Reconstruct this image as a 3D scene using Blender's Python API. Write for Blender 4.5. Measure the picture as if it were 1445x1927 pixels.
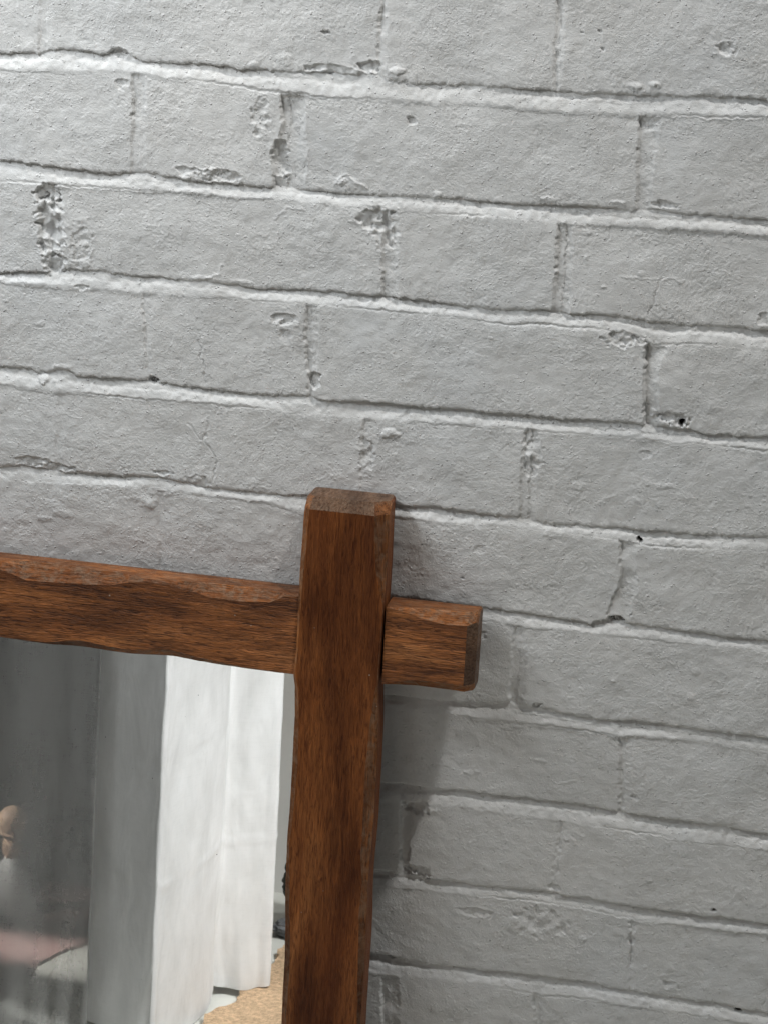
import bpy, bmesh, math, random
import numpy as np
from mathutils import Matrix, Vector, noise as mnoise

# ------------------------------------------------------------------ camera, world, lamps, exposure
sc = bpy.context.scene
for o in list(bpy.data.objects): bpy.data.objects.remove(o)
H = 1.11                       # height of the wall's measuring line above the floor
def P(x, yd, z): return Vector((x, z, H - yd))   # wall measure (right, down, depth) -> world

cam = bpy.data.cameras.new('camera'); co = bpy.data.objects.new('camera', cam); sc.collection.objects.link(co)
cam.sensor_fit = 'VERTICAL'; cam.sensor_height = 36.0; cam.lens = 4100.08 / 1927 * 36
cam.clip_start = 0.05; cam.clip_end = 60
R0 = ((0.980676, -0.026504, 0.193836), (0.096842, 0.926645, -0.363251), (-0.169989, 0.375003, 0.911305))
c3 = lambda v, s=1: Vector((v[0]*s, v[2]*s, -v[1]*s))
rx, up, bk = c3(R0[0]), c3(R0[1], -1), c3(R0[2], -1)
cp = P(0.435618, -0.275747, -1.401557)
co.matrix_world = Matrix(((rx.x, up.x, bk.x, cp.x), (rx.y, up.y, bk.y, cp.y), (rx.z, up.z, bk.z, cp.z), (0, 0, 0, 1)))
sc.camera = co

w = bpy.data.worlds.new('World'); sc.world = w; w.use_nodes = True
w.node_tree.nodes['Background'].inputs[0].default_value = (0.97, 0.98, 1.0, 1)
w.node_tree.nodes['Background'].inputs[1].default_value = 0.024

def area(name, loc, target, sx, sy, power, color=(1, 1, 1), spread=180):
    l = bpy.data.lights.new(name, 'AREA'); l.shape = 'RECTANGLE'; l.size = sx; l.size_y = sy
    l.energy = power; l.color = color; l.spread = math.radians(spread)
    o = bpy.data.objects.new(name, l); sc.collection.objects.link(o); o.location = loc
    o.rotation_euler = (Vector(target) - Vector(loc)).to_track_quat('-Z', 'Y').to_euler()
    return o
# broad daylight from high on the left, a smaller opening high on the right, light from the side onto the curtain, a slot of light on the floor
area('left_window_lamp', (-0.46, -0.24, 1.56), (0.08, 0.10, 0.74), 1.00, 0.10, 6.6, (0.92, 0.97, 1.0), 160)
area('right_skylight_lamp', (0.84, -0.43, 2.62), (0.17, 0, 0.80), 0.10, 0.08, 18.0, (0.99, 0.985, 0.96), 180)
area('curtain_lamp', (0.80, -0.45, 1.55), (-0.14, -1.0, 0.22), 0.20, 0.20, 1.35, (0.97, 0.99, 1.0), 34)
area('floor_slot_lamp', (-0.42, -1.09, 1.6), (-0.42, -1.09, 0.0), 0.34, 0.070, 1.5, (1.0, 0.97, 0.92), 3)
area('ornament_fill_lamp', (-0.95, -0.99, 0.55), (-0.507, -1.216, 0.1), 0.05, 0.05, 0.07, (1.0, 0.97, 0.92), 12)  # added lamp to brighten the ornament behind the sheer curtain

sc.view_settings.view_transform = 'Standard'; sc.view_settings.look = 'None'
sc.view_settings.exposure = 0; sc.view_settings.gamma = 1; sc.view_settings.use_curve_mapping = False

# ------------------------------------------------------------------ wall measurements (mm)
BED = [  # mortar beds, top to bottom: lower edge of the bricks above, upper edge of the bricks below (mm on the wall)
  ([(-98.2, -4.6), (-69.9, -6.3), (-54.8, -10.7), (-23.3, -8.4), (-17.7, -12.3), (-8.5, -10.0), (2.5, -4.7), (31.8, -5.4), (59.2, -5.4), (86.3, -5.0), (104.4, -4.0), (133.0, -5.8), (157.9, -6.3), (166.9, -2.7), (200.4, -2.0), (244.1, -3.8), (287.4, -3.1), (321.6, -3.6), (356.2, -5.1), (369.7, -5.0), (389.7, -7.0), (414.2, -6.2)],
   [(-98.6, 5.1), (-60.9, 4.6), (-23.6, 2.9), (-0.6, 2.9), (13.4, 4.9), (31.7, 4.4), (59.2, 5.5), (86.4, 8.7), (122.5, 10.3), (165.4, 9.3), (200.8, 9.4), (235.9, 8.2), (271.1, 9.3), (305.6, 8.8), (333.1, 9.4), (350.3, 6.5), (374.0, 6.7), (415.2, 4.9)]),
  ([(-101.2, 68.6), (-82.1, 70.2), (-59.2, 71.2), (-25.1, 72.5), (3.2, 69.0), (12.5, 70.9), (31.2, 73.2), (64.7, 72.6), (86.8, 73.5), (114.4, 73.7), (141.8, 75.0), (167.1, 73.1), (212.1, 72.7), (253.4, 73.2), (292.1, 72.1), (327.1, 72.0), (344.6, 70.0), (379.2, 70.9), (396.4, 71.4), (421.3, 71.6)],
   [(-101.8, 82.8), (-73.0, 82.6), (-53.9, 83.0), (-15.9, 82.1), (21.8, 81.9), (59.1, 82.1), (86.9, 80.8), (123.6, 81.0), (167.4, 81.8), (203.5, 83.1), (239.2, 82.2), (275.1, 82.4), (285.7, 83.3), (296.3, 83.3), (328.1, 81.9), (362.8, 81.0), (397.2, 81.2), (422.2, 81.1)]),
  ([(-104.6, 148.9), (-65.4, 145.7), (-51.7, 142.0), (-17.1, 143.0), (11.6, 143.3), (40.1, 142.9), (77.9, 144.7), (124.6, 142.8), (169.0, 143.6), (205.7, 145.0), (242.5, 145.7), (278.5, 144.5), (299.9, 144.5), (332.3, 144.4), (367.7, 146.1), (402.7, 145.0), (428.0, 144.6)],
   [(-104.8, 154.7), (-85.3, 156.2), (-27.0, 155.3), (11.5, 154.8), (49.6, 152.8), (87.3, 153.4), (124.8, 152.9), (169.2, 152.6), (206.0, 153.2), (242.5, 155.0), (279.0, 153.7), (314.8, 153.3), (339.4, 154.9), (355.9, 162.0), (367.0, 159.1), (373.9, 157.8), (395.0, 157.8), (429.4, 159.2)]),
  ([(-107.5, 219.7), (-90.3, 218.1), (-73.3, 220.2), (-61.3, 215.5), (-51.2, 220.6), (-22.5, 219.6), (0.9, 219.4), (10.7, 219.3), (27.3, 220.9), (44.0, 221.4), (77.0, 222.2), (109.9, 220.4), (133.4, 221.7), (171.0, 219.8), (199.1, 220.2), (226.9, 219.6), (255.0, 219.6), (282.5, 220.1), (318.9, 218.6), (351.7, 218.1), (355.4, 218.9), (382.3, 219.0), (391.4, 221.9), (434.8, 218.9)],
   [(-108.0, 230.9), (-73.8, 233.0), (-39.7, 232.3), (-5.9, 232.7), (27.2, 232.0), (60.5, 231.7), (93.6, 231.7), (133.6, 231.5), (171.4, 231.4), (208.8, 229.8), (246.2, 229.4), (283.1, 229.7), (319.5, 228.9), (356.1, 229.2), (392.0, 228.8), (435.8, 229.1)]),
  ([(-110.6, 295.1), (-93.1, 292.1), (-75.8, 293.3), (-58.5, 294.0), (-24.0, 293.4), (9.8, 290.8), (43.6, 295.2), (77.3, 295.4), (117.3, 294.5), (182.6, 294.3), (211.0, 293.3), (249.2, 295.4), (277.3, 294.4), (286.7, 297.4), (323.8, 296.3), (360.9, 295.5), (397.3, 294.4), (441.5, 291.7)],
   [(-111.0, 304.7), (-76.1, 302.8), (-41.4, 301.4), (-7.0, 298.7), (9.7, 298.6), (43.6, 301.3), (77.3, 301.5), (94.1, 302.2), (115.9, 306.9), (182.8, 302.3), (211.4, 304.2), (249.6, 303.4), (287.0, 302.2), (333.5, 303.2), (352.5, 306.4), (398.0, 303.5), (442.4, 301.4)]),
  ([(248.6, 366.0), (271.5, 367.5), (300.1, 369.2), (324.7, 369.7), (333.9, 366.5), (356.8, 368.0), (394.0, 367.8), (421.8, 369.8), (448.5, 368.7)],
   [(249.0, 376.4), (272.0, 377.0), (291.1, 377.7), (328.9, 377.5), (366.7, 376.3), (403.9, 376.1), (449.3, 376.8)]),
  ([(226.3, 444.1), (269.3, 440.0), (286.7, 439.9), (310.1, 443.4), (333.2, 444.8), (362.0, 443.3), (399.9, 443.6), (455.5, 444.1)],
   [(226.6, 454.0), (256.4, 455.4), (295.3, 454.8), (333.8, 455.5), (353.4, 456.0), (360.9, 454.1), (400.7, 453.3), (456.3, 453.8)]),
  ([(213.1, 517.4), (249.3, 517.0), (288.8, 516.1), (318.2, 516.5), (347.5, 518.3), (377.0, 519.5), (415.5, 519.9), (462.5, 521.3)],
   [(213.5, 529.9), (239.9, 529.5), (269.8, 531.2), (309.2, 531.1), (338.6, 531.5), (378.0, 532.7), (416.6, 533.1), (463.6, 533.1)]),
  ([(181.1, 593.9), (221.9, 594.9), (262.8, 595.0), (302.8, 593.7), (342.6, 594.8), (372.7, 595.8), (421.6, 595.4), (469.4, 596.4)],
   [(181.4, 605.5), (222.2, 604.2), (263.1, 602.8), (303.2, 601.5), (343.2, 603.9), (373.4, 606.3), (422.5, 605.8), (470.3, 606.3)]),
  ([(170.6, 668.2), (183.1, 668.2), (224.6, 670.4), (266.1, 669.7), (306.8, 668.1), (357.4, 669.6), (388.0, 670.9), (427.8, 671.6), (476.4, 673.2)],
   [(170.9, 684.1), (183.5, 684.1), (225.1, 683.3), (266.7, 681.6), (307.7, 683.7), (348.1, 682.0), (388.8, 682.6), (428.7, 683.3), (477.4, 684.0)]),
]
JOINT = [  # upright joints: row, left edge, right edge (mm), depth factor
  (0, [(-68.7, -41.5), (-71.0, -6.2)], [(-58.7, -42.1), (-60.5, -6.9)], 0.3),
  (0, [(163.0, -54.5), (161.4, -34.0), (160.0, -6.4)], [(167.5, -54.8), (168.9, -7.0)], 0.75),
  (0, [(275.5, -60.8), (276.9, -5.2)], [(282.6, -61.2), (283.8, -5.6)], 0.45),
  (1, [(-6.2, 7.5), (-7.3, 69.0)], [(3.8, 6.9), (5.1, 68.1)], 0.7),
  (1, [(96.6, 11.6), (98.2, 31.0), (92.6, 54.6), (93.4, 70.9)], [(115.4, 12.2), (115.8, 69.3)], 1.1),
  (1, [(332.8, 10.1), (335.9, 69.2)], [(346.7, 9.2), (346.6, 68.4)], 0.8),
  (2, [(-65.0, 84.2), (-68.6, 148.7)], [(-55.8, 85.4), (-56.0, 141.9)], 0.9),
  (2, [(168.1, 81.7), (167.5, 142.6)], [(179.4, 84.5), (180.8, 143.4)], 0.8),
  (2, [(284.7, 83.8), (285.1, 142.1)], [(296.0, 84.7), (297.1, 144.8)], 0.85),
  (3, [(-0.9, 160.4), (0.6, 218.6)], [(7.6, 159.7), (4.5, 218.3)], 0.4),
  (3, [(115.2, 160.2), (117.4, 217.7)], [(127.1, 159.2), (124.3, 219.0)], 0.6),
  (3, [(348.0, 160.8), (351.3, 217.0)], [(365.4, 161.1), (359.8, 176.5), (363.4, 215.9)], 1.3),
  (4, [(-66.0, 238.7), (-66.8, 289.5)], [(-60.0, 238.1), (-61.2, 291.0)], 0.2),
  (4, [(156.4, 235.6), (156.4, 287.3)], [(169.2, 234.4), (169.0, 286.0)], 0.35),
  (4, [(270.0, 232.5), (269.3, 291.7)], [(280.6, 231.5), (283.1, 292.2)], 0.8),
  (5, [(8.7, 308.6), (8.9, 358.6)], [(19.9, 307.4), (19.4, 357.4)], 0.25),
  (5, [(341.2, 308.0), (342.5, 334.1), (334.5, 365.6)], [(354.4, 307.8), (355.0, 336.7), (352.7, 367.7)], 0.8),
  (6, [(269.6, 381.5), (268.9, 438.7)], [(280.9, 380.2), (282.5, 439.2)], 0.7),
  (7, [(350.4, 456.3), (353.5, 514.8)], [(361.1, 457.1), (362.1, 515.8)], 0.6),
  (8, [(192.5, 539.1), (194.1, 591.6)], [(212.6, 536.4), (200.7, 567.6), (202.3, 592.7)], 1.3),
  (8, [(311.2, 538.5), (308.4, 593.4)], [(317.5, 537.6), (315.1, 592.4)], 0.3),
  (9, [(368.5, 609.8), (371.9, 670.1)], [(377.4, 606.2), (371.8, 623.2), (376.0, 671.8)], 0.6),
  (10, [(182.3, 688.1), (183.6, 736.9)], [(197.0, 688.2), (199.6, 734.3)], 0.9),
  (10, [(300.6, 688.7), (302.6, 727.1)], [(310.0, 689.6), (312.0, 725.6)], 0.5),
]
PIT = [(-67.1, 114.3, 10.1, 18.2, 4.2, 2.6, 0.24), (-67.4, 88.9, 7.7, 6.0, 3.5, 1.5, 0), (-65.3, 140.8, 9.4, 8.4, 2.5, 0.6, 0), (-43.5, 121.9, 7.7, 17.0, 0.9, 0.7, 0), (97.0, 54.3, 5.9, 12.2, 3.6, 1.4, 0.1), (122.6, 207.1, 4.9, 5.8, 5, 0.4, 0), (161.4, 90.2, 12.4, 7.3, 2.6, 1.5, 0), (169.8, 103.5, 8.0, 11.0, 1.6, 0.8, 0), (369.3, 212.6, 12.1, 5.3, 2.4, 0.6, 0), (376.2, 215.0, 1.8, 2.7, 15, 0, 1), (342.0, 365.6, 5.6, 2.5, 4, 0.6, 0.5), (352.2, 361.5, 2.6, 1.6, 3, 0.5, 0.4), (353.4, 303.1, 1.5, 1.6, 12, 0, 1), (125.8, -31.3, 3.6, 2.1, 2.6, 0.3, 0), (185.7, 22.6, 2.8, 2.1, 1.6, 0.2, 0), (53.6, 67.6, 14.1, 4.4, 2.0, 1.6, 0), (33.1, 66.8, 7.5, 3.7, 1.6, 1, 0), (387.2, -36.7, 7.3, 5.3, 0.9, 0.9, 0), (6.0, 218.5, 3.1, 2.0, 4, 0.3, 0.5), (232.1, 345.6, 1.3, 1.2, 6, 0, 0.9), (290.2, 438.7, 3.9, 2.1, 3, 0.5, 0.35), (454.2, 675.4, 2.8, 1.9, 6, 0.4, 0.9), (429.0, 590.6, 2.3, 1.4, 4, 0.3, 0.7), (189.3, 669.7, 6.7, 2.9, 4, 0.6, 0.5), (423.9, 137.7, 3.1, 5.8, 1.5, 0.6, 0), (363.6, 504.6, 3.5, 2.2, 1.2, 0.3, 0), (102.5, 165.1, 9.0, 3.8, 1.2, 0.9, 0), (336.2, 160.0, 14.2, 5.2, 1.8, 1.3, 0), (-62.0, 291.1, 17.0, 3.3, 1.6, 0.5, 0), (11.8, 287.0, 9.5, 2.0, 1.2, 0.5, 0), (-84.1, 288.3, 12.2, 3.3, 1.5, 0.6, 0), (136.5, -8.1, 17.8, 2.4, 1.6, 1.0, 0), (154.3, -10.2, 7.8, 4.8, 2.8, 1.6, 0), (-14.1, -9.7, 5.2, 2.8, 2.4, 1.4, 0), (84.7, 24.8, 6.6, 14.2, 1.0, 0.8, 0), (371.2, 625.6, 3.2, 4.6, 1.6, 0.5, 0), (310.1, 588.5, 4.4, 3.2, 1.4, 0.4, 0.2), (247.3, 388.3, 3.9, 4.2, 0.8, 0.4, 0), (203.7, 535.3, 10.5, 6.3, 2.2, 1.3, 0), (209.5, 589.3, 12.3, 5.5, 3.2, 0.4, 0), (355.7, 66.0, 8.9, 2.8, 1.3, 0.6, 0), (293.6, -41.8, 1.7, 1.0, 1.6, 0.2, 0), (304.8, -42.5, 1.7, 1.0, 1.6, 0.2, 0), (307.5, -31.9, 1.7, 1.0, 1.4, 0.2, 0), (244.4, 322.5, 4.5, 3.2, 0.6, 0.3, 0), (354.3, 239.8, 4.3, 3.1, 0.7, 0.3, 0), (-12.6, 11.5, 5.2, 3.6, 1.2, 0.8, 0), (-46.3, 154.5, 5.5, 1.9, 1.2, 0.4, 0), (39.3, 291.1, 10.3, 4.9, 0.8, 0.6, 0), (276.4, 249.4, 5.9, 15.6, 0.8, 1.0, 0), (160.7, 256.9, 5.3, 14.2, 0.6, 0.8, 0), (102.6, 180.3, 4.5, 7.7, 0.5, 0.6, 0), (402.3, 660.6, 9.9, 4.2, 1.0, 0.9, 0), (303.9, 621.8, 24.2, 10.2, 0.5, 0.7, 0), (255.3, 618.9, 13.9, 3.7, 1.0, 0.8, 0), (341.8, 16.4, 4.8, 2.1, 1, 0.9, 0)]  # x, y, rx, ry, depth, roughness (mm), bare
BUMP = [(178.0, 241.4, 6.0, 3.9, 2.8, 0.5), (-73.9, 224.2, 4.4, 3.6, 3.5, 0.4), (276.3, 248.2, 3.3, 2.7, 2.5, 0.4), (-60.5, 215.1, 7.9, 2.4, 1.2, 0.4), (49.8, 65.6, 6.7, 3.3, 2.2, 0.8), (31.2, 72.8, 5.2, 2.2, 1.5, 0.6), (342.2, -11.0, 3.4, 2.0, 2.0, 0.6), (329.7, -10.2, 8.1, 2.0, 1.4, 1), (277.5, 68.2, 5.6, 1.8, 1.4, 0.3), (203.0, 70.5, 2.9, 1.8, 1.8, 0.3), (324.0, 67.3, 6.2, 1.4, 1.4, 0.6), (98.9, -12.4, 5.0, 4.2, 1.3, 0.5), (77.3, -8.2, 3.6, 2.4, 1.6, 0.5), (175.5, -10.1, 4.2, 2.8, 2.2, 1), (387.3, -35.7, 5.3, 3.3, 1.4, 1.6), (-75.2, 183.3, 2.8, 2.4, 1.0, 0.1), (43.7, 185.5, 3.1, 2.7, 0.9, 0.2), (309.9, 268.0, 5.1, 2.7, 0.8, 0.3), (366.8, 261.8, 10.1, 2.3, 0.8, 0.3), (351.3, 273.2, 4.4, 3.5, 0.8, 0.4), (365.9, 273.7, 6.5, 3.9, 0.8, 0.5), (294.5, 483.1, 7.0, 1.7, 0.8, 0.2), (357.5, 208.8, 3.2, 3.0, 3, 0.3), (143.4, 67.3, 8.0, 4.3, 1.0, 0.6), (138.0, 65.8, 2.2, 3.6, 1.6, 0.3), (42.1, 140.5, 7.6, 1.5, 1.2, 0.3), (70.4, 141.2, 9.1, 1.5, 1.0, 0.4), (361.7, 620.1, 4.8, 3.7, 0.9, 0.3), (334.5, 631.2, 3.2, 3.2, 0.9, 0.2), (401.3, 399.2, 3.0, 3.3, 0.9, 0.3), (317.9, 124.6, 1.8, 1.5, 1.0, 0.1), (304.3, 104.6, 2.1, 1.8, 1.0, 0.1), (341.8, 113.6, 2.1, 2.2, 0.8, 0.2), (303.4, 89.5, 3.5, 2.5, 0.8, 0.3), (336.5, 87.0, 4.2, 2.9, 0.9, 0.4), (1.5, 311.4, 8.0, 5.0, 0.9, 0.8), (9.6, 302.3, 10.4, 3.3, 0.9, 0.7), (-77.5, 332.1, 7.4, 2.9, 0.9, 0.3), (-63.1, 326.4, 8.2, 3.4, 0.7, 0.5), (-72.3, 361.1, 3.3, 2.6, 0.6, 0.3), (298.2, 343.1, 6.0, 2.4, 0.5, 0.3), (380.0, 571.5, 2.7, 1.8, 0.9, 0.2), (296.7, 452.5, 3.9, 2.1, 0.7, 0.2), (382.3, 647.3, 2.0, 1.9, 1.1, 0.1), (399.1, 418.3, 3.7, 3.3, 0.5, 0.3), (322.7, 545.8, 7.9, 6.3, 0.6, 0.8), (211.7, 535.6, 8.1, 3.1, 1.4, 1), (244.3, 500.8, 5.6, 3.5, 0.6, 0.8), (397.9, 654.2, 3.2, 3.3, 0.8, 0.4), (175.1, 684.4, 12.7, 2.4, 0.6, 0.5), (388.6, 453.6, 4.5, 1.7, 0.8, 0.3), (222.5, 448.9, 5.5, 2.6, 1.6, 0.6)]
CRACK = [([(38.8, 185.9), (41.8, 191.5), (41.0, 198.1), (44.0, 204.9), (42.5, 213.6), (44.8, 217.4)], 0.6), ([(46.2, 242.1), (47.0, 248.0), (43.8, 259.5), (48.4, 265.9), (53.9, 275.5), (51.1, 283.0), (49.2, 290.1)], 0.6), ([(30.6, 247.6), (36.8, 253.0), (39.9, 259.1), (43.8, 259.5)], 0.5), ([(355.0, 116.1), (353.4, 123.5), (351.4, 134.7), (349.0, 140.4)], 0.5), ([(319.6, 223.9), (319.0, 226.6)], 0.3), ([(-15.5, 82.8), (-15.0, 93.5), (-16.3, 102.9)], 0.35), ([(318.5, 84.8), (319.7, 91.9), (314.9, 95.1)], 0.4), ([(150.5, 604.9), (173.0, 599.3)], 0.2), ([(475.3, 660.7), (471.5, 670.7)], 0.3)]
RIDGE = [([(329.1, 117.2), (354.3, 116.6), (362.9, 115.1), (367.7, 118.0), (369.6, 115.7)], 0.6), ([(322.3, 279.4), (329.4, 274.7), (338.4, 272.2)], 0.5), ([(133.7, 69.8), (137.9, 63.0), (142.2, 61.2), (148.1, 66.9), (156.2, 69.6)], 1.3), ([(40.1, 142.9), (47.7, 140.4), (54.2, 138.0), (57.2, 131.0), (59.1, 130.0)], 0.9), ([(234.1, 595.0), (256.0, 588.1)], 0.2), ([(304.5, 502.9), (319.8, 497.3)], 0.6), ([(93.6, 94.6), (103.5, 87.3), (114.5, 86.5)], 0.7), ([(-40.1, 140.6), (-35.5, 127.0)], 0.9), ([(294.6, 675.2), (302.8, 676.3)], 0.3), ([(184.5, 498.5), (251.5, 486.1)], 0.15), ([(-60.7, 248.2), (-48.9, 252.4)], 0.5), ([(113.6, 14.0), (115.3, 35.2), (115.0, 67.5)], 0.6)]
# ------------------------------------------------------------------ helpers
def link(o, parent=None):
    sc.collection.objects.link(o)
    if parent: o.parent = parent
    return o
def tag(o, label=None, cat=None, kind=None, group=None):
    if label: o['label'] = label
    if cat: o['category'] = cat
    if kind: o['kind'] = kind
    if group: o['group'] = group
    return o
def mesh_obj(name, verts, faces, mat, parent=None, smooth=True, sharp=None):
    me = bpy.data.meshes.new(name); me.from_pydata([tuple(v) for v in verts], [], faces); me.update()
    me.materials.append(mat)
    if smooth:
        me.polygons.foreach_set('use_smooth', [True]*len(me.polygons))
        if sharp: me.set_sharp_from_angle(angle=math.radians(sharp))
    return link(bpy.data.objects.new(name, me), parent)
def new_mat(name):
    m = bpy.data.materials.new(name); m.use_nodes = True; nt = m.node_tree
    return m, nt, nt.nodes, nt.links, nt.nodes['Principled BSDF']
def N(nt, t, **k):
    n = nt.nodes.new(t)
    for a, b in k.items():
        if a.startswith('i_'): n.inputs[int(a[2:]) if a[2:].isdigit() else a[2:].replace('_', ' ')].default_value = b
        else: setattr(n, a, b)
    return n
def ramp(nt, src, stops):
    r = nt.nodes.new('ShaderNodeValToRGB'); nt.links.new(src, r.inputs[0]); e = r.color_ramp.elements
    while len(e) > 1: e.remove(e[0])
    e[0].position = stops[0][0]; e[0].color = stops[0][1] if len(stops[0][1]) == 4 else (*stops[0][1], 1)
    for p, c in stops[1:]:
        q = e.new(p); q.color = c if len(c) == 4 else (*c, 1)
    return r
def noise(nt, coord, scale, detail=4, rough=.55, mapscale=None, dist=0):
    src = coord
    if mapscale:
        mp = N(nt, 'ShaderNodeMapping'); mp.inputs['Scale'].default_value = mapscale; nt.links.new(coord, mp.inputs[0]); src = mp.outputs[0]
    n = N(nt, 'ShaderNodeTexNoise'); n.inputs['Scale'].default_value = scale; n.inputs['Detail'].default_value = detail
    n.inputs['Roughness'].default_value = rough; n.inputs['Distortion'].default_value = dist
    nt.links.new(src, n.inputs['Vector']); return n
def mixc(nt, f, a, b, mode='MIX'):
    m = N(nt, 'ShaderNodeMix', data_type='RGBA', blend_type=mode)
    for s, v in ((m.inputs[0], f), (m.inputs[6], a), (m.inputs[7], b)):
        if hasattr(v, 'is_linked'): nt.links.new(v, s)
        elif isinstance(v, (int, float)): s.default_value = v
        else: s.default_value = (*v, 1)
    return m.outputs[2]
def bump(nt, h, dist, strength=1, prev=None):
    b = N(nt, 'ShaderNodeBump'); b.inputs['Distance'].default_value = dist; b.inputs['Strength'].default_value = strength
    nt.links.new(h, b.inputs['Height'])
    if prev: nt.links.new(prev, b.inputs['Normal'])
    return b.outputs[0]

# ------------------------------------------------------------------ materials
def paint_mat():
    m, nt, ns, lk, b = new_mat('white_wall_paint')
    tc = N(nt, 'ShaderNodeTexCoord').outputs['Object']
    n1 = noise(nt, tc, 6, 4, .6)
    c = ramp(nt, n1.outputs[0], [(.3, (.81, .795, .775)), (.55, (.80, .795, .785)), (.75, (.78, .79, .80))])
    n2 = noise(nt, tc, 90, 5, .7)
    c2 = ramp(nt, n2.outputs[0], [(.28, (.80, .79, .77)), (.5, (1, 1, 1))])
    col = mixc(nt, .5, c.outputs[0], c2.outputs[0], 'MULTIPLY')
    at = N(nt, 'ShaderNodeAttribute', attribute_name='bare')
    n3 = noise(nt, tc, 900, 3, .6)
    mt = N(nt, 'ShaderNodeMath', operation='MULTIPLY_ADD'); lk.new(n3.outputs[0], mt.inputs[0]); mt.inputs[1].default_value = .8; lk.new(at.outputs['Fac'], mt.inputs[2])
    rr = ramp(nt, mt.outputs[0], [(.78, (0, 0, 0)), (.98, (1, 1, 1))])
    col = mixc(nt, rr.outputs[0], col, (.045, .036, .030))
    lk.new(col, b.inputs['Base Color']); b.inputs['Roughness'].default_value = .40
    b.inputs['Specular IOR Level'].default_value = .265
    f1 = noise(nt, tc, 520, 5, .65); f2 = noise(nt, tc, 1700, 2, .5)
    msk = noise(nt, tc, 22, 3, .6); mr = ramp(nt, msk.outputs[0], [(.35, (.25,)*3), (.65, (1, 1, 1))])
    gr = N(nt, 'ShaderNodeAttribute', attribute_name='grit'); mg = mixc(nt, 1.0, mr.outputs[0], gr.outputs['Color'], 'MULTIPLY')
    f1m = mixc(nt, 1.0, f1.outputs[0], mg, 'MULTIPLY')
    nm = bump(nt, f1m, .0013, .8); nm = bump(nt, f2.outputs[0], .00045, .8, nm)
    vo = N(nt, 'ShaderNodeTexVoronoi'); vo.inputs['Scale'].default_value = 300; lk.new(tc, vo.inputs['Vector'])
    vr = ramp(nt, vo.outputs['Distance'], [(.0, (1, 1, 1)), (.16, (.5, .5, .5)), (.24, (0, 0, 0))])
    sel = noise(nt, tc, 160, 2); sr = ramp(nt, sel.outputs[0], [(.48, (0, 0, 0)), (.56, (1, 1, 1))])
    vm = mixc(nt, 1.0, vr.outputs[0], sr.outputs[0], 'MULTIPLY'); nm = bump(nt, vm, .0007, 1.0, nm)
    lk.new(nm, b.inputs['Normal']); return m

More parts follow.
